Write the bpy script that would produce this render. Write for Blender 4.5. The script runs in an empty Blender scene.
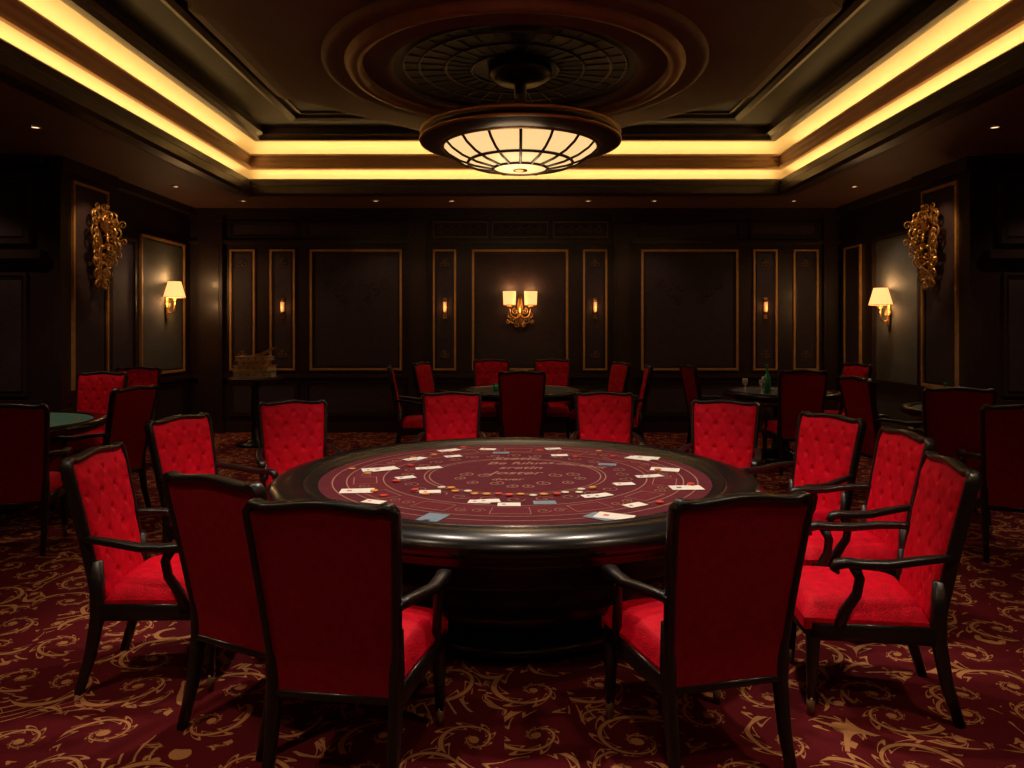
import bpy, math, random
from mathutils import Vector, Matrix
random.seed(7)
scene=bpy.context.scene
PI=math.pi

# ---------------------------------------------------------------- materials
def newmat(name):
    m=bpy.data.materials.new(name); m.use_nodes=True
    nt=m.node_tree; b=nt.nodes['Principled BSDF']
    return m,nt,b
def N(nt,t,**kw):
    n=nt.nodes.new(t)
    for k,v in kw.items(): setattr(n,k,v)
    return n
def setin(nt,sock,v):
    if isinstance(v,bpy.types.NodeSocket): nt.links.new(v,sock)
    else: sock.default_value=v
def M(nt,op,a,b=0.0,c=None):
    n=N(nt,'ShaderNodeMath',operation=op); setin(nt,n.inputs[0],a); setin(nt,n.inputs[1],b)
    if c is not None: setin(nt,n.inputs[2],c)
    return n.outputs[0]
def mixc(nt,f,a,b):
    n=N(nt,'ShaderNodeMix',data_type='RGBA'); setin(nt,n.inputs[0],f); setin(nt,n.inputs[6],a); setin(nt,n.inputs[7],b)
    return n.outputs[2]
def simple(name,col,rough=0.5,metal=0.0,var=0.25,scale=8.0,bump=0.0,bscale=60,sheen=0.0,coat=0.0,stretch=None,spec=0.5):
    m,nt,b=newmat(name)
    tc=N(nt,'ShaderNodeTexCoord'); vec=tc.outputs['Object']
    if stretch:
        mp=N(nt,'ShaderNodeMapping'); mp.inputs['Scale'].default_value=stretch
        nt.links.new(vec,mp.inputs[0]); vec=mp.outputs[0]
    n=N(nt,'ShaderNodeTexNoise'); n.inputs['Scale'].default_value=scale; n.inputs['Detail'].default_value=5
    nt.links.new(vec,n.inputs[0])
    c1=tuple(x*(1-var) for x in col)+(1,); c2=tuple(min(1,x*(1+var)) for x in col)+(1,)
    nt.links.new(mixc(nt,n.outputs[0],c1,c2),b.inputs['Base Color'])
    b.inputs['Roughness'].default_value=rough; b.inputs['Metallic'].default_value=metal
    b.inputs['Specular IOR Level'].default_value=spec
    if sheen: b.inputs['Sheen Weight'].default_value=sheen; b.inputs['Sheen Tint'].default_value=(1,.08,.12,1)
    if coat: b.inputs['Coat Weight'].default_value=coat; b.inputs['Coat Roughness'].default_value=.15
    if bump:
        n2=N(nt,'ShaderNodeTexNoise'); n2.inputs['Scale'].default_value=bscale; n2.inputs['Detail'].default_value=4
        nt.links.new(vec,n2.inputs[0])
        bp=N(nt,'ShaderNodeBump'); bp.inputs['Strength'].default_value=bump; bp.inputs['Distance'].default_value=.01
        nt.links.new(n2.outputs[0],bp.inputs['Height']); nt.links.new(bp.outputs[0],b.inputs['Normal'])
    return m
def emis(name,col,strength,base=(.8,.7,.5)):
    m,nt,b=newmat(name)
    b.inputs['Base Color'].default_value=base+(1,)
    b.inputs['Emission Color'].default_value=col+(1,)
    b.inputs['Emission Strength'].default_value=strength
    return m

WOODBLK=simple('black_wood',(.012,.008,.008),.34,var=.4,scale=20,stretch=(1,1,.2),coat=.15)
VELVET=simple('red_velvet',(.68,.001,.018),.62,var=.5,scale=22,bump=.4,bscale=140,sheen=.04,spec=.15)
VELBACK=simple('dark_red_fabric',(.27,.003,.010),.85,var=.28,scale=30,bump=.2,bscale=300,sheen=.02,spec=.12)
GOLD=simple('aged_gold',(.62,.36,.12),.28,metal=.85,var=.4,scale=30)
GOLDTRIM=simple('gold_trim',(.62,.33,.10),.45,metal=.35,var=.35,scale=12)
BRASS=simple('brass',(.5,.31,.13),.35,metal=1,var=.2)
WALLWOOD=simple('dark_walnut_wall',(.028,.013,.013),.42,var=.5,scale=5,stretch=(6,6,.6),coat=.06)
PANEL=simple('wall_panel_fabric',(.045,.026,.030),.6,var=.45,scale=9,bump=.1)
PANELG=simple('grey_green_panel',(.085,.085,.075),.7,var=.3,scale=6)
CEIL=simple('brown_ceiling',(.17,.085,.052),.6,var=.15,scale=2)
CORN=simple('cornice_wood',(.036,.019,.013),.38,var=.35,scale=6,coat=.12)
CORNTAN=simple('cornice_tan',(.58,.34,.16),.5,var=.12,scale=5)
CREAM=simple('cove_plaster',(.86,.78,.62),.8,var=.05,scale=3)
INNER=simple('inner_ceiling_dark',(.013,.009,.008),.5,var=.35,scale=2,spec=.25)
OCT=simple('medallion_plaster',(.125,.078,.058),.6,var=.15,scale=3,spec=.3)
RINGM=simple('medallion_bronze',(.22,.125,.058),.42,metal=.3,var=.25,scale=6)
BRONZE=simple('dark_bronze',(.055,.036,.024),.3,metal=.5,var=.3,scale=12)
LEATHER=simple('black_leather_rail',(.006,.005,.006),.26,var=.2,scale=10,coat=.12)
LACQ=simple('black_lacquer',(.008,.006,.006),.28,var=.3,scale=10,coat=.15)
FELT=simple('burgundy_felt',(.100,.016,.024),.9,var=.25,scale=14,bump=.15,bscale=400,spec=.1)
FELTR=simple('felt_ring_red',(.125,.018,.026),.9,var=.25,scale=14,spec=.1)
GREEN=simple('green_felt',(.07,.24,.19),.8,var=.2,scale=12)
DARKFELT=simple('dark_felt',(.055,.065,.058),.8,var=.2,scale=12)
PRINT=simple('felt_print',(.34,.155,.11),.8,var=.3,scale=40)
CARD=simple('card_paper',(.85,.80,.74),.5,var=.06,scale=30)
CARDB=simple('card_back',(.16,.24,.32),.5,var=.4,scale=60)
CHIPO=simple('chip_orange',(.70,.28,.06),.45,var=.3,scale=40)
CHIPR=simple('chip_red',(.6,.05,.04),.45,var=.3,scale=40)
CHIPW=simple('chip_white',(.75,.68,.55),.45,var=.1,scale=40)
PAPER=simple('old_paper',(.60,.48,.32),.8,var=.3,scale=30)
BOOK=simple('gilded_leather',(.60,.32,.11),.45,var=.5,scale=16,metal=.1)
GLASSG=simple('green_glass',(.03,.42,.22),.1,var=.1,coat=.5)
GLASSW=simple('clear_glassware',(.55,.6,.58),.08,var=.1,coat=.5)
SHADE=emis('lampshade_lit',(1,.47,.15),1.5,(.8,.55,.3))
SHADE2=emis('lampshade_small',(1,.36,.10),.8,(.8,.5,.25))
GLOW=emis('chandelier_glass',(1,.66,.28),1.0,(.5,.36,.2))
DOWN=emis('downlight_lens',(1,.66,.36),2.0,(.8,.7,.5))

def carpet_mat():
    m,nt,b=newmat('scroll_carpet')
    tc=N(nt,'ShaderNodeTexCoord'); P=tc.outputs['Object']
    nz=N(nt,'ShaderNodeTexNoise'); nz.inputs['Scale'].default_value=2.2; nz.inputs['Detail'].default_value=1
    nt.links.new(P,nz.inputs[0])
    v1=N(nt,'ShaderNodeVectorMath',operation='SUBTRACT'); nt.links.new(nz.outputs['Color'],v1.inputs[0]); v1.inputs[1].default_value=(.5,.5,.5)
    v2=N(nt,'ShaderNodeVectorMath',operation='SCALE'); nt.links.new(v1.outputs[0],v2.inputs[0]); v2.inputs['Scale'].default_value=.12
    v3=N(nt,'ShaderNodeVectorMath',operation='ADD'); nt.links.new(P,v3.inputs[0]); nt.links.new(v2.outputs[0],v3.inputs[1])
    def layer(scale,off,k,arms,w,rmax,fringe=True,rnd=.6):
        vo=N(nt,'ShaderNodeVectorMath',operation='ADD'); nt.links.new(v3.outputs[0],vo.inputs[0]); vo.inputs[1].default_value=off
        vr=N(nt,'ShaderNodeTexVoronoi',voronoi_dimensions='2D'); vr.inputs['Scale'].default_value=scale; vr.inputs['Randomness'].default_value=rnd
        nt.links.new(vo.outputs[0],vr.inputs['Vector'])
        d=N(nt,'ShaderNodeVectorMath',operation='SUBTRACT'); nt.links.new(vo.outputs[0],d.inputs[0]); nt.links.new(vr.outputs['Position'],d.inputs[1])
        s=N(nt,'ShaderNodeSeparateXYZ'); nt.links.new(d.outputs[0],s.inputs[0])
        x,y=s.outputs[0],s.outputs[1]
        r=M(nt,'SQRT',M(nt,'ADD',M(nt,'ADD',M(nt,'MULTIPLY',x,x),M(nt,'MULTIPLY',y,y)),1e-5))
        sc=N(nt,'ShaderNodeSeparateColor'); nt.links.new(vr.outputs['Color'],sc.inputs[0])
        sg=M(nt,'SIGN',M(nt,'SUBTRACT',sc.outputs[0],.5))
        ang=M(nt,'MULTIPLY',M(nt,'ARCTAN2',y,x),sg)
        lr=M(nt,'LOGARITHM',r,math.e)
        ph=M(nt,'ADD',M(nt,'MULTIPLY',ang,float(arms)),M(nt,'ADD',M(nt,'MULTIPLY',lr,k),M(nt,'MULTIPLY',sc.outputs[1],6.28)))
        sn=M(nt,'SINE',M(nt,'MULTIPLY',ph,.5))
        ab=M(nt,'ABSOLUTE',sn)
        ln=M(nt,'LESS_THAN',ab,w)
        inr=M(nt,'MULTIPLY',M(nt,'LESS_THAN',r,rmax),M(nt,'GREATER_THAN',r,.016))
        res=ln
        if fringe:
            t=M(nt,'SINE',M(nt,'ADD',M(nt,'MULTIPLY',ang,11.0),M(nt,'MULTIPLY',lr,-12.0)))
            hi=M(nt,'ADD',M(nt,'MULTIPLY',t,.24),w*2.5)
            lobes=M(nt,'MULTIPLY',M(nt,'LESS_THAN',ab,hi),M(nt,'GREATER_THAN',ab,M(nt,'MAXIMUM',M(nt,'SUBTRACT',hi,.16),w*1.5)))
            res=M(nt,'MAXIMUM',ln,lobes)
        dot=M(nt,'LESS_THAN',r,.022)
        return M(nt,'MAXIMUM',M(nt,'MULTIPLY',res,inr),dot),M(nt,'LESS_THAN',r,rmax)
    a,ma=layer(2.75,(0,0,0),-4.2,1,.15,.21)
    c,mc=layer(7.5,(3.3,1.7,0),3.0,1,.24,.065,False)
    e,me_=layer(4.2,(7.1,2.9,0),-3.2,2,.14,.135,True)
    notA=M(nt,'SUBTRACT',1.0,ma)
    e=M(nt,'MULTIPLY',e,notA); 
    notE=M(nt,'MULTIPLY',notA,M(nt,'SUBTRACT',1.0,me_))
    c=M(nt,'MULTIPLY',c,notE)
    n2=N(nt,'ShaderNodeTexNoise'); n2.inputs['Scale'].default_value=1.7; n2.inputs['Detail'].default_value=0.0
    nt.links.new(v3.outputs[0],n2.inputs[0])
    fr=M(nt,'ABSOLUTE',M(nt,'SUBTRACT',M(nt,'FRACT',M(nt,'MULTIPLY',n2.outputs[0],17.0)),.5))
    vine=M(nt,'MULTIPLY',M(nt,'LESS_THAN',fr,.09),notA)
    tot=M(nt,'MINIMUM',M(nt,'ADD',M(nt,'ADD',a,c),M(nt,'ADD',vine,e)),1.0)
    n3=N(nt,'ShaderNodeTexNoise'); n3.inputs['Scale'].default_value=1.3; nt.links.new(P,n3.inputs[0])
    n4=N(nt,'ShaderNodeTexNoise'); n4.inputs['Scale'].default_value=150; nt.links.new(P,n4.inputs[0])
    base=mixc(nt,n3.outputs[0],(.080,.004,.007,1),(.18,.012,.018,1))
    gold=mixc(nt,n3.outputs[0],(.42,.16,.055,1),(.90,.44,.16,1))
    col=mixc(nt,M(nt,'MULTIPLY',tot,.88),base,gold)
    col=mixc(nt,M(nt,'MULTIPLY',n4.outputs[0],.42),col,(.03,.004,.005,1))
    nt.links.new(col,b.inputs['Base Color']); b.inputs['Roughness'].default_value=.92; b.inputs['Specular IOR Level'].default_value=.10
    bp=N(nt,'ShaderNodeBump'); bp.inputs['Strength'].default_value=.35; bp.inputs['Distance'].default_value=.008
    nt.links.new(M(nt,'ADD',n4.outputs[0],tot),bp.inputs['Height']); nt.links.new(bp.outputs[0],b.inputs['Normal'])
    return m
CARPET=carpet_mat()

# ---------------------------------------------------------------- mesh builder
class MB:
    def __init__(s): s.v=[]; s.f=[]; s.m=[]; s.sm=[]; s.mats=[]
    def mi(s,mat):
        if mat not in s.mats: s.mats.append(mat)
        return s.mats.index(mat)
    def add(s,vs,fs,mat,smooth=False):
        o=len(s.v); s.v+= [tuple(v) for v in vs]; i=s.mi(mat)
        for f in fs: s.f.append(tuple(o+k for k in f)); s.m.append(i); s.sm.append(smooth)
    def box(s,a,b,mat):
        x0,x1=sorted((a[0],b[0])); y0,y1=sorted((a[1],b[1])); z0,z1=sorted((a[2],b[2]))
        vs=[(x0,y0,z0),(x1,y0,z0),(x1,y1,z0),(x0,y1,z0),(x0,y0,z1),(x1,y0,z1),(x1,y1,z1),(x0,y1,z1)]
        s.add(vs,[(0,3,2,1),(4,5,6,7),(0,1,5,4),(1,2,6,5),(2,3,7,6),(3,0,4,7)],mat)
    def lathe(s,prof,c,mat,n=48,smooth=True,a0=0,a1=2*PI):
        vs=[];fs=[];k=len(prof); full=abs(a1-a0-2*PI)<1e-6; cnt=n if full else n+1
        for i in range(cnt):
            a=a0+(a1-a0)*i/n
            for r,z in prof: vs.append((c[0]+r*math.cos(a),c[1]+r*math.sin(a),c[2]+z))
        for i in range(n):
            j=(i+1)%cnt
            for p in range(k-1): fs.append((i*k+p,j*k+p,j*k+p+1,i*k+p+1))
        s.add(vs,fs,mat,smooth)
    def disc(s,c,r,mat,n=48):
        s.add([(c[0]+r*math.cos(2*PI*i/n),c[1]+r*math.sin(2*PI*i/n),c[2]) for i in range(n)],[tuple(range(n))],mat)
    def tube(s,path,sz,mat,side=None,n=10,power=1.0,closed=False,smooth=True):
        P=[Vector(p) for p in path]; k=len(P); vs=[];fs=[]
        if not isinstance(sz,list): sz=[sz]*k
        ps=None
        for i,p in enumerate(P):
            if closed: t=P[(i+1)%k]-P[i-1]
            else: t=P[min(i+1,k-1)]-P[max(i-1,0)]
            t.normalize()
            if side is not None: sd=Vector(side)
            else:
                sd=ps if ps is not None else (Vector((0,0,1)) if abs(t.z)<.9 else Vector((1,0,0)))
            sd=(sd-t*sd.dot(t)); 
            if sd.length<1e-4: sd=t.orthogonal()
            sd.normalize(); ps=sd; up=t.cross(sd)
            w,h=(sz[i] if isinstance(sz[i],tuple) else (sz[i],sz[i]))
            for j in range(n):
                a=2*PI*(j+.5)/n; ca,sa=math.cos(a),math.sin(a)
                ca=math.copysign(abs(ca)**power,ca); sa=math.copysign(abs(sa)**power,sa)
                vs.append(p+sd*ca*w+up*sa*h)
        for i in range(k if closed else k-1):
            q=(i+1)%k
            for j in range(n):
                l=(j+1)%n; fs.append((i*n+j,i*n+l,q*n+l,q*n+j))
        if not closed: fs.append(tuple(range(n-1,-1,-1))); fs.append(tuple((k-1)*n+j for j in range(n)))
        s.add(vs,fs,mat,smooth)
    def build(s,name,loc=(0,0,0),rot=0,parent=None,recalc=True):
        me=bpy.data.meshes.new(name); me.from_pydata(s.v,[],s.f)
        for m in s.mats: me.materials.append(m)
        for p,i,q in zip(me.polygons,s.m,s.sm): p.material_index=i; p.use_smooth=q
        me.update()
        if recalc:
            import bmesh
            bm=bmesh.new(); bm.from_mesh(me); bmesh.ops.recalc_face_normals(bm,faces=bm.faces); bm.to_mesh(me); bm.free()
        ob=bpy.data.objects.new(name,me); scene.collection.objects.link(ob)
        ob.location=loc; ob.rotation_euler=(0,0,rot)
        if parent: ob.parent=parent
        return ob

def spiral(c,r0,turns,a0,sgn,ax,az,n=26):
    pts=[]
    for i in range(n):
        t=i/(n-1); r=r0*(1-t)**.8+.002; a=a0+sgn*turns*2*PI*t
        pts.append(Vector(c)+Vector(ax)*r*math.cos(a)+Vector(az)*r*math.sin(a))
    return pts

# ---------------------------------------------------------------- room
HW=5.25; BY=11.8; CH=3.6; NY=8.24; NX=7.2; RY=-3.0
mb=MB(); mb.box((-NX-.1,RY-.1,-.1),(NX+.1,BY+.2,0),CARPET); mb.build('floor')

back=lambda a,z,n:(a,BY-n,z)
left=lambda a,z,n:(-HW+n,a,z)
right=lambda a,z,n:(HW-n,a,z)
def bx(mb,f,a0,a1,z0,z1,n0,n1,mat): mb.box(f(a0,z0,n0),f(a1,z1,n1),mat)
def frame(mb,f,a0,a1,z0,z1,w=.035,d=.03,mat=None,panel=None,n0=0.0):
    mat=mat or GOLDTRIM
    bx(mb,f,a0,a1,z0,z0+w,n0,n0+d,mat); bx(mb,f,a0,a1,z1-w,z1,n0,n0+d,mat)
    bx(mb,f,a0,a0+w,z0+w,z1-w,n0,n0+d,mat); bx(mb,f,a1-w,a1,z0+w,z1-w,n0,n0+d,mat)
    g=w+.02
    bx(mb,f,a0+g,a1-g,z0+g,z0+g+.012,n0,n0+d*.6,CORN); bx(mb,f,a0+g,a1-g,z1-g-.012,z1-g,n0,n0+d*.6,CORN)
    bx(mb,f,a0+g,a0+g+.012,z0+g,z1-g,n0,n0+d*.6,CORN); bx(mb,f,a1-g-.012,a1-g,z0+g,z1-g,n0,n0+d*.6,CORN)
    if panel: bx(mb,f,a0+w,a1-w,z0+w,z1-w,n0,n0+.008,panel)

mb=MB(); mb.box((-HW-.2,BY,0),(HW+.2,BY+.15,CH),WALLWOOD); mb.build('wall_back')
mb=MB(); mb.box((-NX,RY-.1,0),(NX,RY,CH+.8),WALLWOOD); mb.build('wall_rear')
for nm,s in (('wall_left',-1),('wall_right',1)):
    mb=MB(); mb.box((s*HW,NY,0),(s*(HW+.2),BY+.15,CH),WALLWOOD)
    mb.box((s*(HW+.2),NY,0),(s*NX,NY+.15,CH),WALLWOOD)
    mb.box((s*NX,RY,0),(s*(NX+.12),NY+.15,CH),WALLWOOD)
    mb.build(nm)

mb=MB()
px=lambda p:(p-515)/61.9
big=[(310,402),(472,568),(641,738)]; nar=[(230,255),(270,295),(433,456),(583,607),(753,777),(793,818)]
for a,b in big:
    frame(mb,back,px(a),px(b),1.0,2.95,.036,.035,GOLDTRIM,PANEL)
for a,b in nar:
    frame(mb,back,px(a),px(b),1.0,2.95,.030,.035,GOLDTRIM,PANEL)
    cx=(px(a)+px(b))/2
    for zc in (1.25,2.72):
        for sg in (1,-1):
            mb.tube(spiral((cx+sg*.035,BY-.02,zc),.06,1.2,PI/2,sg,(1,0,0),(0,0,1),16),[.008]*16,RINGM,side=(0,1,0),n=6)
for a,b in big:
    cx=(px(a)+px(b))/2
    if abs(cx)<.5: continue
    for sg in (1,-1):
        for (ox,oz,r) in ((.12,2.35,.10),(.30,2.28,.12),(.48,2.38,.09),(.2,2.12,.07)):
            mb.tube(spiral((cx+sg*ox,BY-.010,oz),r,1.4,PI/2,sg,(1,0,0),(0,0,1),20),[.006]*20,CORN,side=(0,1,0),n=5)
for a,b in [(200,224),(409,427),(613,631),(822,834)]:
    x0,x1=px(a),px(b)
    bx(mb,back,x0,x1,0,CH-.1,0,.09,WALLWOOD); bx(mb,back,x0-.03,x1+.03,CH-.22,CH-.1,0,.12,CORN)
    bx(mb,back,x0-.03,x1+.03,0,.2,0,.12,CORN)
    bx(mb,back,x0+.05,x1-.05,1.05,3.0,.09,.1,CORN)
bx(mb,back,-HW,HW,CH-.1,CH,0,.13,CORN); bx(mb,back,-HW,HW,CH-.16,CH-.1,0,.07,CORN)
bx(mb,back,-HW,HW,3.04,3.09,0,.06,CORN)
bx(mb,back,-HW,HW,.88,.94,0,.06,CORN)
fz=[(230,298),(306,405),(433,488),(492,548),(553,608),(637,740),(750,818)]
for i,(a,b) in enumerate(fz):
    frame(mb,back,px(a),px(b),3.14,3.4,.02,.03,RINGM if i in(2,3,4) else CORN,PANEL)
    if i in (2,3,4):
        c=(px(a)+px(b))/2
        for k in (-2,-1,0,1,2):
            for sg in (1,-1):
                mb.tube(spiral((c+k*.15+sg*.03,BY-.02,3.27),.065,1.3,PI/2,sg,(1,0,0),(0,0,1),16),[.007]*16,RINGM,side=(0,1,0),n=6)
for a,b in [(230,298),(306,405),(433,466),(472,568),(574,608),(637,740),(750,818)]:
    frame(mb,back,px(a),px(b),.26,.82,.025,.03,CORN,PANEL)
mb.build('trim_1')
mb=MB(); bx(mb,back,-HW,HW,0,.16,0,.05,CORN); mb.build('baseboard_back')

for nm,f,s in (('trim_2',left,-1),('trim_3',right,1)):
    mb=MB()
    bx(mb,f,NY-.02,9.30,0,CH,0,.13,WALLWOOD)
    bx(mb,f,NY-.05,9.34,CH-.15,CH,0,.18,CORN); bx(mb,f,NY-.04,9.33,0,.22,0,.16,CORN)
    frame(mb,f,8.42,9.16,.95,3.38,.035,.03,GOLDTRIM,PANEL,n0=.13)
    frame(mb,f,8.42,9.16,.3,.82,.025,.02,CORN,PANEL,n0=.13)
    bx(mb,f,9.3,BY,CH-.1,CH,0,.13,CORN); bx(mb,f,9.3,BY,.88,.94,0,.06,CORN)
    if s<0:
        frame(mb,f,10.2,11.55,1.0,3.0,.035,.035,GOLDTRIM,PANELG)
        frame(mb,f,9.42,10.08,.2,2.9,.04,.03,CORN,PANEL)
        frame(mb,f,10.2,11.55,.26,.82,.025,.03,CORN,PANEL)
    else:
        frame(mb,f,9.36,10.66,.2,3.0,.04,.05,CORN,PANELG)
        frame(mb,f,11.05,11.6,1.0,2.95,.03,.035,GOLDTRIM,PANEL)
    nf=(lambda a,z,n,s=s:(s*a,NY-n,z))
    frame(mb,nf,5.45,6.9,2.62,3.42,.06,.06,CORN,PANEL)
    bx(mb,nf,5.3,NX,2.45,2.55,0,.1,CORN); bx(mb,nf,5.3,NX,CH-.1,CH,0,.14,CORN)
    frame(mb,nf,5.5,6.9,.9,2.3,.035,.03,CORN,PANEL)
    bx(mb,nf,5.3,NX,.8,.86,0,.05,CORN); bx(mb,nf,5.3,NX,0,.18,0,.05,CORN)
    sf=(lambda a,z,n,s=s:(s*(NX-n),a,z))
    for k in range(5):
        frame(mb,sf,-2.4+k*2.1,-.7+k*2.1,1.0,2.9,.035,.03,GOLDTRIM,PANEL)
    mb.build(nm)
for nm,f in (('baseboard_left',left),('baseboard_right',right)):
    mb=MB(); bx(mb,f,9.34,BY-.05,0,.16,0,.05,CORN); mb.build(nm)

# ceiling with tray cove
TX=3.55; TY0=-2.0; TY1=9.82
mb=MB()
def loop(prof,mat,smooth=False):
    vs=[];fs=[]; k=len(prof)
    for o,z in prof:
        vs+=[(-TX-o,TY0-o,z),(TX+o,TY0-o,z),(TX+o,TY1+o,z),(-TX-o,TY1+o,z)]
    for i in range(k-1):
        for j in range(4):
            l=(j+1)%4; fs.append((i*4+j,i*4+l,(i+1)*4+l,(i+1)*4+j))
    mb.add(vs,fs,mat,smooth)
mb.add([(-NX-.1,RY-.1,CH),(NX+.1,RY-.1,CH),(NX+.1,TY0-.4,CH),(-NX-.1,TY0-.4,CH)],[(0,1,2,3)],CEIL)
mb.add([(-NX-.1,TY1+.4,CH),(NX+.1,TY1+.4,CH),(NX+.1,BY+.2,CH),(-NX-.1,BY+.2,CH)],[(0,1,2,3)],CEIL)
for s in (-1,1):
    mb.add([(s*(TX+.4),TY0-.4,CH),(s*(NX+.1),TY0-.4,CH),(s*(NX+.1),TY1+.4,CH),(s*(TX+.4),TY1+.4,CH)],[(0,1,2,3)],CEIL)
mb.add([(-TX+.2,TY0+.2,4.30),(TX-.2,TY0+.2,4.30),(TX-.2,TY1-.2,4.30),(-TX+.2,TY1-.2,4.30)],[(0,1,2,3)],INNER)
mb.build('ceiling',recalc=False)
mb=MB()
loop([(.42,3.6),(.42,3.57),(.36,3.55),(.30,3.55),(.28,3.52),(.17,3.51),(.15,3.47),(.04,3.46),(0,3.49),(0,3.58),(.02,3.60),(.02,3.67),(.04,3.69)],CORN)
loop([(.04,3.69),(.06,3.65),(.27,3.65)],CREAM)
loop([(.27,3.65),(.28,3.72),(.25,3.78),(.17,3.815),(.07,3.83)],CREAM,True)
loop([(.07,3.83),(.05,3.815),(.02,3.825),(0,3.85),(.03,3.87),(.03,3.91),(.01,3.94),(.01,3.97),(-.01,3.99),(.01,4.02)],CORNTAN)
loop([(.01,4.02),(.03,3.97),(.32,3.97)],CREAM)
loop([(.32,3.97),(.36,4.05),(.33,4.14),(.22,4.205),(.05,4.235),(-.06,4.24)],CREAM,True)
loop([(-.06,4.24),(-.06,4.18),(-.10,4.16),(-.17,4.16),(-.2,4.2),(-.26,4.22),(-.26,4.31)],CORN)
loop([(-.75,4.30),(-.75,4.25),(-.80,4.235),(-.86,4.25),(-.86,4.30)],CORN)
loop([(-.92,4.30),(-.92,4.28),(-.95,4.28),(-.95,4.30)],CORN)
mb.build('trim_4',recalc=False)

# medallion
MC=(0.0,7.0)
mb=MB()
def octo(ap,z,inner=None):
    R=ap/math.cos(PI/8)
    return [(MC[0]+R*math.cos(PI/8+i*PI/4),MC[1]-.12+R*math.sin(PI/8+i*PI/4),z) for i in range(8)]
o1=octo(2.60,4.30);o2=octo(2.60,4.20);o3=octo(2.50,4.16);o4=octo(2.40,4.15)
vs=o1+o2+o3+o4; fs=[]
for k in range(3):
    for i in range(8):
        j=(i+1)%8; fs.append((k*8+i,k*8+j,(k+1)*8+j,(k+1)*8+i))
mb.add(vs,fs,OCT); mb.add(o4,[tuple(range(8))],OCT)
c=(MC[0],MC[1],0)
mb.lathe([(1.80,4.15),(1.80,4.11),(1.74,4.09),(1.68,4.11),(1.60,4.11)],c,OCT,72)
mb.lathe([(1.60,4.11),(1.57,4.06),(1.51,4.04),(1.45,4.06),(1.43,4.12)],c,RINGM,72)
mb.lathe([(1.43,4.12),(1.28,4.13),(1.25,4.10),(1.20,4.09),(1.16,4.12)],c,OCT,72)
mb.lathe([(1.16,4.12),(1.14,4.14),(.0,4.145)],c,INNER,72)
for r in (.4,.65,.9,1.05): mb.lathe([(r,4.14),(r+.01,4.13),(r+.02,4.13),(r+.03,4.14)],c,BRONZE,64)
for i in range(32):
    a=2*PI*i/32
    mb.tube([(c[0]+math.cos(a)*.4,c[1]+math.sin(a)*.4,4.138),(c[0]+math.cos(a)*1.06,c[1]+math.sin(a)*1.06,4.138)],.004,BRONZE,n=6)
mb.build('ceiling_medallion')

# chandelier
mb=MB(); c=(MC[0]+.05,MC[1],0)
mb.lathe([(0,4.13),(.30,4.13),(.30,4.08),(.22,4.03),(.06,4.0),(.05,3.70),(.12,3.66),(.5,3.62),(.86,3.56),(.93,3.545)],c,BRONZE,64)
mb.lathe([(.93,3.545),(.955,3.535),(.96,3.515),(.94,3.505)],c,BRASS,64)
mb.lathe([(.94,3.505),(.935,3.48),(.95,3.455)],c,BRONZE,64)
mb.lathe([(.95,3.455),(.965,3.45),(.96,3.435),(.935,3.43)],c,BRASS,64)
mb.lathe([(.935,3.43),(.88,3.41),(.80,3.39),(.765,3.39)],c,BRONZE,64)
mb.lathe([(.765,3.39),(.745,3.375),(.725,3.39)],c,BRASS,64)
dome=[(.73,3.395),(.68,3.345),(.58,3.285),(.44,3.235),(.26,3.20),(.1,3.185),(.0,3.18)]
mb.lathe(dome,c,GLOW,64)
for i in range(16):
    a=2*PI*i/16
    mb.tube([(c[0]+math.cos(a)*r,c[1]+math.sin(a)*r,z-.006) for r,z in dome[:5]],.014,BRONZE,n=6)
for r,z in ((.26,3.196),(.50,3.250)):
    mb.tube([(c[0]+math.cos(2*PI*i/48)*r,c[1]+math.sin(2*PI*i/48)*r,z) for i in range(48)],.016,BRONZE,n=6,closed=True)
mb.lathe([(.06,3.20),(.07,3.175),(.03,3.165),(.0,3.155)],c,BRASS,24)
mb.build('chandelier')

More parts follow.
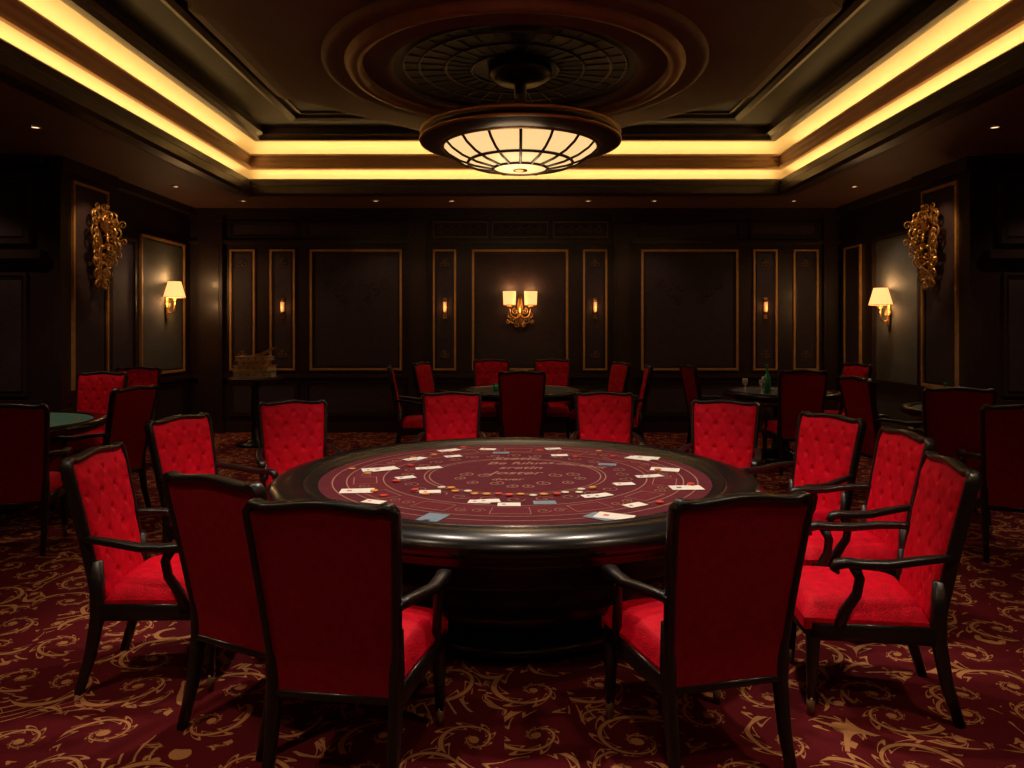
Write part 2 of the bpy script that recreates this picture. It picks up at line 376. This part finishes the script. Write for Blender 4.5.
# ---------------------------------------------------------------- armchair mesh
def chair_mesh():
    mb=MB()
    z0=.36
    def w(z):
        t=(z-z0)/.7; return .222+.044*min(1,max(0,t))
    def top(u):
        a=abs(u)
        base=1.050+.016*0.5*(1+math.cos(PI*min(1,a/.80)))
        if a>.80: base+= .010*math.sin(PI*(a-.80)/.20)
        if a>.93: base-= .014*((a-.93)/.07)**2
        return base
    def rake(z): 
        return -.02-(z-.45)*.17-(.05*(z-.45)**2) if z>.45 else -.02
    out=[]
    for i in range(11): 
        z=z0+(1.015-z0)*i/10; out.append((w(z),z))
    wt=w(1.03)
    for i in range(33):
        u=1-2*i/32; out.append((u*wt*.99,top(u)))
    for i in range(11):
        z=1.015-(1.015-z0)*i/10; out.append((-w(z),z))
    mb.tube([(x,rake(z),z) for x,z in out],(.028,.0145),WOODBLK,side=(0,1,0),n=12,power=.6,closed=True)
    def grid(nu,nv,fn,mat):
        vs=[];fs=[]
        for j in range(nv+1):
            for i in range(nu+1):
                u=-1+2*i/nu; v=j/nv; zt=top(u)-.005
                z=z0+v*(zt-z0); x=u*(w(z)-.006)
                vs.append((x,rake(z)+fn(u,v,x,z),z))
        for j in range(nv):
            for i in range(nu):
                a=j*(nu+1)+i; fs.append((a,a+1,a+nu+2,a+nu+1))
        mb.add(vs,fs,mat,True)
    def front(u,v,x,z):
        e=min(1,(1-abs(u))*7)*min(1,(1-v)*9)*min(1,v*9+.2)
        e=math.sqrt(max(0,e))
        sx=PI/.155; 
        a=(x*1.15+(z-.7)*.82)*sx; b=(x*1.15-(z-.7)*.82)*sx
        tf=(abs(math.cos(a)*math.cos(b)))**.6
        btn=(math.cos(a)**2+math.cos(b)**2)
        hole=math.exp(-btn*9)
        return .006+e*(.026+.004*tf-.020*hole)
    grid(52,72,front,VELVET)
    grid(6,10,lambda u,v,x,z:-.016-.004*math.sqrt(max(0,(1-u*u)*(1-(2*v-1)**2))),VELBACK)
    sx=.155
    for i in range(-6,7):
        for j in range(-6,7):
            a=(i+.5)*sx; b=(j+.5)*sx
            x=(a+b)/2/1.15; z=.7+(a-b)/2/.82
            if abs(x)<w(z)-.04 and .5<z<1.0:
                c=Vector((x,rake(z)+.009,z))
                mb.tube([c,c+Vector((0,.006,0)),c+Vector((0,.010,0))],[.011,.009,.003],VELVET,side=(1,0,0),n=8)
    for s in (-1,1):
        mb.tube([(s*.232,-.02,.60),(s*.228,-.018,.45),(s*.225,-.02,.34),(s*.225,-.05,.17),(s*.228,-.10,0)],[(.018,.026),(.025,.032),(.024,.030),(.021,.025),(.017,.020)],WOODBLK,side=(1,0,0),n=12,power=.6)
        mb.tube([(s*.245,.475,.42),(s*.247,.48,.34),(s*.25,.485,.2),(s*.252,.49,.07)],[(.028,.028),(.030,.030),(.023,.023),(.018,.018)],WOODBLK,side=(1,0,0),n=12,power=.6)
        mb.tube([(s*.252,.49,.08),(s*.252,.49,.0)],[(.019,.019),(.015,.015)],RINGM,side=(1,0,0),n=10)
        mb.tube([(s*.245,-.07,.70),(s*.262,-.02,.705),(s*.285,.08,.695),(s*.298,.2,.675),(s*.300,.30,.672),(s*.298,.36,.675),(s*.296,.395,.665),(s*.295,.405,.645),(s*.295,.39,.63)],
                [(.017,.015),(.021,.017),(.024,.018),(.026,.019),(.028,.020),(.029,.021),(.029,.021),(.026,.018),(.018,.008)],WOODBLK,side=(1,0,0),n=12,power=.65)
        mb.tube([(s*.258,.385,.38),(s*.272,.36,.46),(s*.285,.315,.54),(s*.292,.305,.61),(s*.295,.33,.665)],[(.019,.026),(.018,.023),(.017,.020),(.017,.020),(.018,.024)],WOODBLK,side=(1,0,0),n=12,power=.65)
    sh=lambda y:.235+.035*(y/.5)
    mb.tube([(-.235,0,.37),(-.25,.25,.37),(-.262,.49,.37)],(.018,.040),WOODBLK,side=(1,0,0),n=12,power=.5)
    mb.tube([(.235,0,.37),(.25,.25,.37),(.262,.49,.37)],(.018,.040),WOODBLK,side=(1,0,0),n=12,power=.5)
    mb.tube([(-.262,.49,.37),(-.13,.512,.365),(0,.518,.36),(.13,.512,.365),(.262,.49,.37)],(.040,.018),WOODBLK,side=(0,0,1),n=12,power=.5)
    mb.tube([(-.23,0,.37),(.23,0,.37)],(.036,.018),WOODBLK,side=(0,0,1),n=12,power=.5)
    nu,nv=20,20; fs=[]
    def cush(u,v):
        y=.02+.50*v+(.018*(1-u*u) if v>.5 else 0)*(v-.5)*2
        x=u*(sh(y)+.008); return x,y
    vs=[]
    for j in range(nv+1):
        for i in range(nu+1):
            u=-1+2*i/nu; v=j/nv
            x,y=cush(u,v)
            ex=(1-abs(u)**6)*(1-abs(2*v-1)**7)
            z=.425+.075*max(0,ex)**.35+.012*(1-u*u)*(1-(2*v-1)**2)
            vs.append((x,y,z))
    for j in range(nv):
        for i in range(nu):
            a=j*(nu+1)+i; fs.append((a,a+1,a+nu+2,a+nu+1))
    mb.add(vs,fs,VELVET,True)
    per=[j for j in range(nu+1)]+[k*(nu+1)+nu for k in range(1,nv+1)]+[nv*(nu+1)+i for i in range(nu-1,-1,-1)]+[k*(nu+1) for k in range(nv-1,0,-1)]
    v2=[vs[i] for i in per]+[(vs[i][0]*.985,vs[i][1],.375) for i in per]; n=len(per)
    mb.add(v2,[(i,(i+1)%n,n+(i+1)%n,n+i) for i in range(n)],VELVET,True)
    return mb
first=None
def chair(x,y,fx,fy,zs=1.0):
    global first
    rot=math.atan2(-fx,fy)
    if first is None:
        ob=chair_mesh().build('casino_armchair'); first=ob
    else:
        ob=bpy.data.objects.new('casino_armchair',first.data); scene.collection.objects.link(ob)
    ob.location=(x,y,0); ob.rotation_euler=(0,0,rot); ob.scale=(1,1,zs)
    return ob
main=[(-.635,2.60,.15,.99),(-1.13,3.0,.47,.88),(-1.90,3.55,.995,.08),(1.80,3.28,-.97,.2),(2.08,4.15,-1,.03),(2.03,4.93,-.90,-.38),
      (1.66,5.85,-.42,-.9),(.82,6.65,-.08,-1),(-.58,6.65,.06,-1),(-1.76,5.85,.42,-.9),(-2.12,4.85,.93,-.30),(.765,2.69,-.24,.97)]
for t in main: chair(*t)
bg=[(-3.70,5.35,-.35,.93,1.04),(-3.50,6.5,-.95,.2,1.07),(-4.62,8.05,.05,-1,1.1),(-4.75,9.1,.1,-1,1.1),
    (.08,8.55,0,1,1.1),(-1.42,9.1,.98,.15,1.12),(-1.17,10.10,.95,-.3,1.12),(1.34,10.10,-.95,-.3,1.12),(1.55,9.2,-.98,.1,1.12),(-.35,10.85,.05,-1,1.13),(.55,10.85,-.1,-1,1.13),
    (2.36,9.4,.98,0.1,1.12),(3.25,8.35,.05,1,1.12),(4.45,9.75,-.95,-.2,1.12),(3.55,7.35,.97,.1,1.1),(3.83,6.35,.35,.93,1.08),(3.60,5.2,.35,.93,1.05)]
for t in bg: chair(*t)

# ---------------------------------------------------------------- main table
TC=(0,4.43,0)
mb=MB()
mb.lathe([(0,0),(.82,0),(.82,.05),(.78,.08),(.72,.10),(.68,.16),(.66,.30),(.70,.38),(.82,.44),(1.10,.48),(1.24,.50),(1.28,.53),(1.30,.60),(1.33,.64)],TC,LACQ,96)
mb.lathe([(1.33,.64),(1.38,.645),(1.40,.665),(1.38,.685),(1.39,.69)],TC,LACQ,96)
mb.lathe([(1.39,.69),(1.43,.70),(1.445,.725),(1.44,.755),(1.41,.785),(1.36,.80),(1.30,.805),(1.255,.795),(1.235,.785)],TC,LEATHER,96)
mb.lathe([(1.235,.785),(1.23,.79),(1.21,.79),(1.20,.782),(1.17,.778),(1.155,.772)],TC,LACQ,96)
mb.lathe([(1.16,.772),(0,.772)],TC,FELT,96,smooth=False)
mb.lathe([(.98,.7728),(.80,.7728)],TC,FELTR,96,smooth=False)
def ring(r,wd=.008,z=.7736,mat=PRINT): mb.lathe([(r,z),(r-wd,z)],TC,mat,96,smooth=False)
for r in (1.08,1.0,.79,.55,.52): ring(r,.007)
for i in range(14):
    a=2*PI*i/14+.2
    ca,sa=math.cos(a),math.sin(a); cx,cy=TC[0]+.89*ca,TC[1]+.89*sa
    t=Vector((-sa,ca,0)); n=Vector((ca,sa,0)); c=Vector((cx,cy,.7745))
    pts=[c+t*.10+n*.065,c-t*.10+n*.065,c-t*.09-n*.065,c+t*.09-n*.065]
    mb.tube(pts,(.0008,.004),PRINT,side=(0,0,1),n=4,closed=True,smooth=False)
    for sg in (-1,1):
        mb.tube(spiral(c+t*sg*.16,.035,1.4,0,sg,t,n,18),(.0008,.003),PRINT,side=(0,0,1),n=4,smooth=False)
for i in range(28):
    a=2*PI*i/28; c=Vector((TC[0]+.66*math.cos(a),TC[1]+.66*math.sin(a),.7745)); t=Vector((-math.sin(a),math.cos(a),0)); n=Vector((math.cos(a),math.sin(a),0))
    mb.tube(spiral(c,.05,1.3,0,1 if i%2 else -1,t,n,16),(.0008,.0035),PRINT,side=(0,0,1),n=4,smooth=False)
for sx_ in (-1,1):
    for (ox,oy,r) in ((.22,-.03,.05),(.33,.0,.05),(.36,-.12,.04),(.14,-.26,.05),(.28,-.24,.04),(.05,-.34,.04)):
        mb.tube(spiral((TC[0]+.03+sx_*ox,TC[1]+oy,.7745),r,1.5,PI/2,sx_,(1,0,0),(0,1,0),20),(.0008,.005),PRINT,side=(0,0,1),n=4,smooth=False)
table=mb.build('casino_card_table')
def text(s,x,y,size,rot=0):
    cu=bpy.data.curves.new('felt_lettering','FONT'); cu.body=s; cu.size=size; cu.align_x='CENTER'; cu.align_y='CENTER'; cu.shear=.35; cu.extrude=.0004; cu.offset=.001
    cu.materials.append(PRINT); o=bpy.data.objects.new('felt_lettering',cu); scene.collection.objects.link(o)
    o.location=(x,y,.7745); o.rotation_euler=(0,0,rot); o.parent=table
text('Stetic',.0,4.97,.14,.05); text('Be fulues',.03,4.80,.12,.03); text('sretin',.03,4.64,.12); text('Joster',.0,4.47,.13,-.03); text('Zlackfack',.42,4.72,.09,-.5); text('dvuer',-.05,4.28,.08)

mb=MB()
cards=[(-.87,4.58,.3),(-.86,3.97,.1),(-.39,3.39,1.2),(.42,3.41,-.7),(.95,4.05,.05),(.94,4.58,-.3),(.85,4.98,-.6),(-.46,3.95,.1),(-.43,5.06,.4),(-.57,4.62,.2),(-.1,5.2,0),
 (.31,5.1,.1),(.41,3.85,.3),(.15,3.70,.05),(-.03,3.66,0),(-.18,3.72,-.1),(-.65,4.33,.5),(.6,4.75,-.2),(-.7,4.95,.8),(.62,4.15,.2),(.6,3.65,.6),(-.5,5.3,.6),(.28,5.38,.2),(-.72,3.72,-.4),(.78,4.36,.1),(-.2,5.36,-.2)]
for i,(x,y,r) in enumerate(cards):
    big_=1.05 if i<7 else .68
    L,W=.085*big_,.052*big_
    for k in range(2 if i%3==0 else 1):
        ca,sa=math.cos(r+k*.25),math.sin(r+k*.25); ox=x+k*.045; oy=y+k*.01; z=.7755+k*.0015
        P=[(ox+ca*a-sa*b,oy+sa*a+ca*b) for a,b in ((-L,-W),(L,-W),(L,W),(-L,W))]
        mb.add([(a,b,z) for a,b in P]+[(a,b,z+.001) for a,b in P],[(3,2,1,0),(4,5,6,7),(0,1,5,4),(1,2,6,5),(2,3,7,6),(3,0,4,7)],CARDB if i in (2,3,10,13,17) and k==0 else CARD)
        mb.add([(ox+ca*a-sa*b,oy+sa*a+ca*b,z+.0014) for a,b in ((-L*.6,-W*.2),(-L*.3,-W*.2),(-L*.3,W*.3),(-L*.6,W*.3))],[(0,1,2,3)],CHIPR if i%2 else LACQ)
mb.build('playing_cards')
mb=MB()
def chip(x,y,k,mat,z=.7752):
    for i in range(k):
        mb.lathe([(0,i*.0045),(.021,i*.0045),(.021,i*.0045+.004),(0,i*.0045+.004)],(x+random.uniform(-.001,.001),y,z),mat if i%3 else CHIPW if k>2 else mat,20,smooth=False)
for i in range(16):
    a=-PI/2+(i-7.5)*.11; r=.56+random.uniform(-.03,.05)
    chip(TC[0]+r*math.cos(a),TC[1]+r*math.sin(a),random.choice((1,1,2)),random.choice((CHIPO,CHIPR,CHIPO,CHIPW)))
for i in range(18):
    a=random.uniform(0,2*PI); r=random.choice((.72,.9,1.04))
    chip(TC[0]+r*math.cos(a),TC[1]+r*math.sin(a),random.choice((1,2,3)),random.choice((CHIPO,CHIPR,CHIPR)))
mb.build('casino_chips')

# ---------------------------------------------------------------- background tables
def gtable(x,y,r,h,felt=GREEN):
    mb=MB(); c=(0,0,0)
    mb.lathe([(0,0),(.38,0),(.38,.04),(.30,.07),(.12,.12),(.09,.3),(.12,h-.22),(.3,h-.14),(r*.7,h-.12),(r-.06,h-.10)],c,LACQ,48)
    mb.lathe([(r-.06,h-.10),(r,h-.07),(r+.01,h-.03),(r-.02,h),(r-.09,h),(r-.11,h-.012)],c,LEATHER,48)
    mb.lathe([(r-.11,h-.012),(0,h-.012)],c,felt,48,smooth=False)
    mb.lathe([(r-.22,h-.011),(r-.235,h-.011)],c,PRINT,48,smooth=False)
    return mb.build('round_gaming_table',loc=(x,y,0))
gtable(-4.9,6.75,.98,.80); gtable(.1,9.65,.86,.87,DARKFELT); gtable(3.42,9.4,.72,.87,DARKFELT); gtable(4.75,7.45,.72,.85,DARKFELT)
def bottle(name,x,y,z,s,mat,prof):
    mb=MB(); mb.lathe([(r*s,q*s) for r,q in prof],(0,0,0),mat,20); mb.build(name,loc=(x,y,z))
BP=[(0,0),(.035,0),(.038,.01),(.038,.16),(.03,.19),(.013,.22),(.012,.29),(.015,.295),(.015,.31),(0,.31)]
GP=[(0,0),(.03,0),(.03,.005),(.005,.012),(.005,.07),(.02,.08),(.034,.11),(.03,.16),(.028,.16),(.03,.11),(.0,.085)]
TP=[(0,0),(.03,0),(.036,.1),(.033,.1),(.028,.01),(0,.01)]
bottle('glass_bottle',3.16,9.15,.858,1.15,GLASSG,BP)
for x,y in ((3.06,9.05),(3.28,9.6),(2.93,9.3)): bottle('wine_glass',x,y,.858,1.1,GLASSW,GP)
bottle('tumbler',3.66,9.2,.858,1,GLASSW,TP); bottle('tumbler',3.88,9.3,.858,1,GLASSG,TP)
bottle('wine_glass',-4.55,6.5,.788,1,GLASSW,GP); bottle('tumbler',-4.75,6.3,.788,1,GLASSW,TP)
bottle('glass_bottle',-4.66,6.6,.788,.6,GLASSG,BP)
bottle('tumbler',4.25,7.25,.838,1.1,GLASSG,TP); bottle('wine_glass',4.42,7.1,.838,1.1,GLASSW,GP); bottle('glass_bottle',4.36,7.4,.838,.9,GLASSG,BP)
bottle('tumbler',-.25,9.4,.858,1,GLASSG,TP)
for (x,y,z) in ((.1,9.4,.858),(-4.7,6.95,.788),(3.4,9.4,.858)):
    mb=MB()
    for i in range(6):
        for k in range(3+i%3): mb.lathe([(0,k*.006),(.022,k*.006),(.022,k*.006+.0055),(0,k*.006+.0055)],(i*.055-.14,(i%2)*.05,0),(CHIPR,CHIPO,CHIPW)[i%3],16,smooth=False)
    mb.build('chip_stacks',loc=(x,y,z))

mb=MB()
mb.lathe([(0,0),(.26,0),(.26,.03),(.2,.05),(.06,.1),(.045,.3),(.06,.55),(.045,.8),(.12,.92),(.36,.935),(.385,.95),(.385,.965),(.36,.975),(0,.975)],(0,0,0),WOODBLK,40)
mb.build('pedestal_side_table',loc=(-3.72,10.45,0))
mb=MB(); z=0
for i,(a,b,h,m,r) in enumerate([(.27,.17,.09,BOOK,.1),(.26,.16,.08,BOOK,-.1),(.22,.15,.07,PAPER,.2),(.24,.16,.06,BOOK,.05)]):
    ca,sa=math.cos(r),math.sin(r)
    def q(a,b,z,ca=ca,sa=sa): return (ca*a-sa*b,sa*a+ca*b,z)
    for (aa,bb,z0_,z1_,mm) in ((a,b,z,z+.008,m),(a-.012,b-.012,z+.008,z+h-.008,PAPER if m is BOOK else BOOK),(a,b,z+h-.008,z+h,m)):
        P=[(-aa,-bb),(aa,-bb),(aa,bb),(-aa,bb)]
        mb.add([q(u,v,z0_) for u,v in P]+[q(u,v,z1_) for u,v in P],[(3,2,1,0),(4,5,6,7),(0,1,5,4),(1,2,6,5),(2,3,7,6),(3,0,4,7)],mm)
    # brass studs / carved roundels on the front edge
    for kx in (-.6,-.2,.2,.6):
        p=Vector(q(aa*kx,-bb+.012,z+h/2)); mb.tube([p,p+Vector((0,-.02,0))],[.018,.010],BRASS,side=(1,0,0),n=8)
    z+=h
for k in range(7):
    a=.25+k*.07
    o=Vector((-.10+k*.025,0,z)); L=.28
    P=[o+Vector((0,-.12,0)),o+Vector((L*math.cos(a),-.12,L*math.sin(a)*.7)),o+Vector((L*math.cos(a),.12,L*math.sin(a)*.7)),o+Vector((0,.12,0))]
    mb.add([tuple(p) for p in P]+[tuple(p+Vector((0,0,.006))) for p in P],[(3,2,1,0),(4,5,6,7),(0,1,5,4),(1,2,6,5),(2,3,7,6),(3,0,4,7)],PAPER if k%2 else BOOK)
mb.build('stacked_books',loc=(-3.72,10.45,.976))

# ---------------------------------------------------------------- sconces
def ornate():
    mb=MB(); X=(1,0,0);Z=(0,0,1)
    mb.tube([(0,-.03,.46),(0,-.03,.1),(0,-.03,-.25),(0,-.03,-.5)],[(.05,.02),(.07,.03),(.05,.03),(.01,.01)],GOLD,side=X,n=12)
    mb.lathe([(0,-.06),(.03,-.05),(.05,-.02),(.07,.02),(.085,.06),(.095,.07),(.085,.075),(.0,.07)],(0,-.14,.26),GOLD,24)
    mb.tube([(0,-.03,.05),(0,-.1,.03),(0,-.14,.09),(0,-.14,.2)],[.02,.018,.018,.02],GOLD,n=8)
    for i in range(9):
        a=2*PI*i/9
        c=Vector((.07*math.cos(a),-.14+.06*math.sin(a),.32)); mb.tube([c,c+Vector((.03*math.cos(a),.02*math.sin(a),.05)),c+Vector((.065*math.cos(a),.03*math.sin(a),.06)),c+Vector((.085*math.cos(a),.035*math.sin(a),.035))],[.018,.018,.013,.004],GOLD,n=8)
    for s in (-1,1):
        for (cx,cz,r,tn,a0,th,y) in ((.15,.40,.10,1.5,-PI/2,.017,-.07),(.17,.20,.095,1.5,PI/2,.016,-.09),(.15,.03,.09,1.4,PI/2,.017,-.10),(.12,-.15,.08,1.4,PI/2,.015,-.08),(.08,-.30,.065,1.4,PI/2,.013,-.06),(.04,-.42,.04,1.3,PI/2,.010,-.04),(.24,.31,.065,1.3,PI,.012,-.13),(.25,.10,.055,1.3,PI,.011,-.14),(.07,.52,.055,1.3,-PI/2,.012,-.05),(.20,-.06,.05,1.3,PI,.010,-.11)):
            p=spiral((s*cx,y,cz),r,tn,a0,-1,(s,0,0),Z,24)
            mb.tube(p,[th*(1-.5*i/23) for i in range(24)],GOLD,side=(0,1,0),n=8)
            p=spiral((s*cx*.35,y-.04-cx*.45,cz),r*.8,tn,a0,-1,(0,-1,0),Z,20)
            mb.tube(p,[th*.8*(1-.5*i/19) for i in range(20)],GOLD,side=(1,0,0),n=8)
        for k in range(7):
            z=.45-k*.14; o=Vector((s*(.06-.004*k),-.05,z)); mb.tube([o,o+Vector((s*.05,-.03,.03)),o+Vector((s*.10,-.03,.0)),o+Vector((s*.13,-.02,-.045))],[.008,.022,.014,.003],GOLD,n=8)
    for k in range(6): mb.lathe([(0,-.03),(.02,-.015),(.025,0),(.018,.02),(0,.03)],(0,-.08-.02*(k%2),.04-k*.1),GOLD,12)
    return mb
def shade(mb,x,y,z,r0,r1,h,mat=SHADE):
    mb.lathe([(r0,z),(r1,z+h)],(x,y,0),mat,28); mb.lathe([(r0+.002,z-.004),(r0+.003,z+.004)],(x,y,0),BRASS,28); mb.lathe([(r1+.002,z+h-.004),(r1+.003,z+h+.004)],(x,y,0),BRASS,28)
    mb.lathe([(.012,z+.04),(.02,z+.08),(.0,z+.12)],(x,y,0),mat,12)
def single():
    mb=MB()
    mb.tube([(0,-.015,.02),(0,-.02,-.1),(0,-.02,-.25),(0,-.015,-.36)],[(.03,.015),(.04,.02),(.03,.018),(.006,.006)],GOLD,side=(1,0,0),n=10)
    mb.tube([(0,-.02,-.18),(0,-.08,-.22),(0,-.13,-.17),(0,-.13,.0)],[.012,.011,.011,.01],GOLD,n=8)
    mb.lathe([(0,-.03),(.03,-.02),(.035,0),(.01,.01)],(0,-.13,0),GOLD,16)
    for s in (-1,1): mb.tube(spiral((s*.04,-.03,-.1),.035,1.3,PI/2,-1,(s,0,0),(0,0,1),18),.008,GOLD,side=(0,1,0),n=6)
    shade(mb,0,-.13,.02,.155,.09,.24)
    return mb
def double():
    mb=MB()
    mb.tube([(0,-.02,.22),(0,-.03,.05),(0,-.03,-.2),(0,-.02,-.36)],[(.02,.01),(.05,.02),(.06,.02),(.008,.008)],GOLD,side=(1,0,0),n=10)
    for s in (-1,1):
        mb.tube([(0,-.05,-.12),(s*.07,-.09,-.16),(s*.15,-.12,-.12),(s*.17,-.13,-.02),(s*.17,-.13,.04)],[.012]*5,GOLD,n=8)
        mb.lathe([(0,-.03),(.04,-.015),(.045,0),(.01,.012)],(s*.17,-.13,.03),GOLD,16)
        shade(mb,s*.17,-.13,.05,.095,.105,.22)
        for (cx,cz,r) in ((.08,-.05,.05),(.10,-.2,.055),(.05,-.27,.04),(.16,-.12,.045),(.19,-.22,.03)):
            mb.tube(spiral((s*cx,-.05,cz),r,1.4,PI/2,-1,(s,0,0),(0,0,1),20),[.011*(1-.4*i/19) for i in range(20)],GOLD,side=(0,1,0),n=6)
    return mb
def slim():
    mb=MB()
    mb.box((-.03,-.02,-.17),(.03,0,.17),GOLD)
    mb.lathe([(.0,-.10),(.025,-.09),(.028,-.06),(.02,-.05)],(0,-.05,0),GOLD,14)
    mb.lathe([(.022,-.05),(.026,.10),(.0,.11)],(0,-.05,0),SHADE2,16)
    mb.lathe([(.028,.10),(.02,.125),(0,.14)],(0,-.05,0),GOLD,14)
    return mb
def plight(loc,w,col=(1,.54,.22),r=.04):
    l=bpy.data.lights.new('lamp_bulb','POINT'); l.energy=w; l.color=col; l.shadow_soft_size=r
    o=bpy.data.objects.new('lamp_bulb',l); scene.collection.objects.link(o); o.location=loc; return o
def spot(loc,w,ang=70,col=(1,.78,.55),r=.06,target=None,blend=.6):  # serves real downlights and spots added for brightness
    l=bpy.data.lights.new('downlight_or_fill_beam','SPOT'); l.energy=w; l.color=col; l.shadow_soft_size=r; l.spot_size=math.radians(ang); l.spot_blend=blend
    o=bpy.data.objects.new('downlight_or_fill_beam',l); scene.collection.objects.link(o); o.location=loc
    if target: o.rotation_euler=(Vector(target)-Vector(loc)).to_track_quat('-Z','Y').to_euler()
    return o
ornate().build('ornate_gold_sconce',loc=(-HW+.165,8.86,2.62),rot=PI/2)
ornate().build('ornate_gold_sconce',loc=(HW-.165,8.86,2.62),rot=-PI/2)
single().build('shaded_wall_lamp',loc=(-HW+.012,10.95,2.12),rot=PI/2)
single().build('shaded_wall_lamp',loc=(HW-.012,10.2,1.98),rot=-PI/2)
double().build('double_wall_sconce',loc=(.08,BY-.01,2.00))
for p in (283,445,595,765): slim().build('slim_wall_sconce',loc=(px(p),BY-.01,2.0))
plight((-HW+.15,10.95,2.42),7); plight((-HW+.15,10.95,2.06),5)
plight((HW-.15,10.2,2.28),6); plight((HW-.15,10.2,1.91),4)
for s in (-1,1): plight((.08+s*.17,BY-.15,2.32),2.0)
plight((.08,BY-.22,1.98),1.6)
for p in (283,445,595,765): plight((px(p),BY-.13,2.02),.4,(1,.45,.15),.03)
for s in (-1,1): spot((s*4.3,8.2,3.57),42,42,(1,.60,.28),.03,(s*5.15,8.86,2.6))

# ---------------------------------------------------------------- downlights and added spots
def dl(x,y,z=CH):  # some of these fixtures are added just to house extra light
    mb=MB(); mb.lathe([(.055,-.001),(.06,-.012),(.042,-.014),(.04,-.004)],(0,0,0),BRASS,20); mb.disc((0,0,-.004),.04,DOWN,20)
    mb.build('real_or_added_downlight',loc=(x,y,z))
for x in (-4.1,-2.1,-.95,1.1,2.1,4.2):
    dl(x,11.0); spot((x,11.0,CH-.03),14,105,(1,.64,.42),.03)
spot((-3.72,9.9,CH-.03),24,40,(1,.68,.38),.03,(-3.72,10.45,1.0))  # added spot without a fixture, brightens the side table
for s in (-1,1):
    for y,e in ((9.9,36),(7.0,54),(4.0,14),(1.0,14)): 
        dl(s*4.6,y); spot((s*4.6,y,CH-.03),e,92,(1,.70,.48),.04)
    dl(s*6.2,7.4); spot((s*6.2,7.4,CH-.03),24,115,(1,.62,.40),.04)  # added pair out of view, lifts the dark niche end walls
tbl_added=[(-1.0,3.9),(1.0,3.9),(0,5.2)]  # downlights added out of view to light the table
for x,y in tbl_added:
    dl(x,y,4.15 if y>4.8 else 4.30); spot((x,y,4.05),185,76,(1,.82,.66),.10,(x*.5,4.5,.7))
for x in (-2.3,2.3):  # pair added above the foreground to brighten the front floor
    dl(x,1.6,4.30); spot((x,1.6,4.2),150,76,(1,.74,.50),.12,(x*1.0,2.7,0),.9)
dl(0,.2,4.30); spot((0,.2,4.2),80,70,(1,.74,.52),.12,(0,2.5,0),.9)  # added camera-side light for the near chair backs and floor

def area(loc,sx,sy,w,rot,col=(1,.61,.21)):
    l=bpy.data.lights.new('cove_led','AREA'); l.shape='RECTANGLE'; l.size=sx; l.size_y=sy; l.energy=w; l.color=col
    o=bpy.data.objects.new('cove_led',l); scene.collection.objects.link(o); o.location=loc; o.rotation_euler=rot
LY=TY1-TY0; CY=(TY0+TY1)/2
for z,o,wm,wd in ((3.665,.17,1.3,.04),(3.985,.20,1.85,.04)):
    area((-TX-o,CY,z),wd,LY,wm*LY,(PI,0,0)); area((TX+o,CY,z),wd,LY,wm*LY,(PI,0,0))
    area((0,TY1+o,z),2*TX,wd,wm*2*TX,(PI,0,0)); area((0,TY0-o,z),2*TX,wd,wm*2*TX,(PI,0,0))
plight((MC[0],MC[1],3.0),14,(1,.72,.45),.3)

w=bpy.data.worlds.new('world'); scene.world=w; w.use_nodes=True
w.node_tree.nodes['Background'].inputs[0].default_value=(.02,.014,.012,1)
w.node_tree.nodes['Background'].inputs[1].default_value=.3

cam=bpy.data.cameras.new('camera'); co=bpy.data.objects.new('camera',cam); scene.collection.objects.link(co)
co.location=(0,0,1.65); co.rotation_euler=(PI/2,0,0)
cam.sensor_width=36; cam.lens=730/1024*36; cam.shift_x=-.003; cam.shift_y=-54/1024; cam.clip_start=.05
scene.camera=co
scene.view_settings.view_transform='Standard'
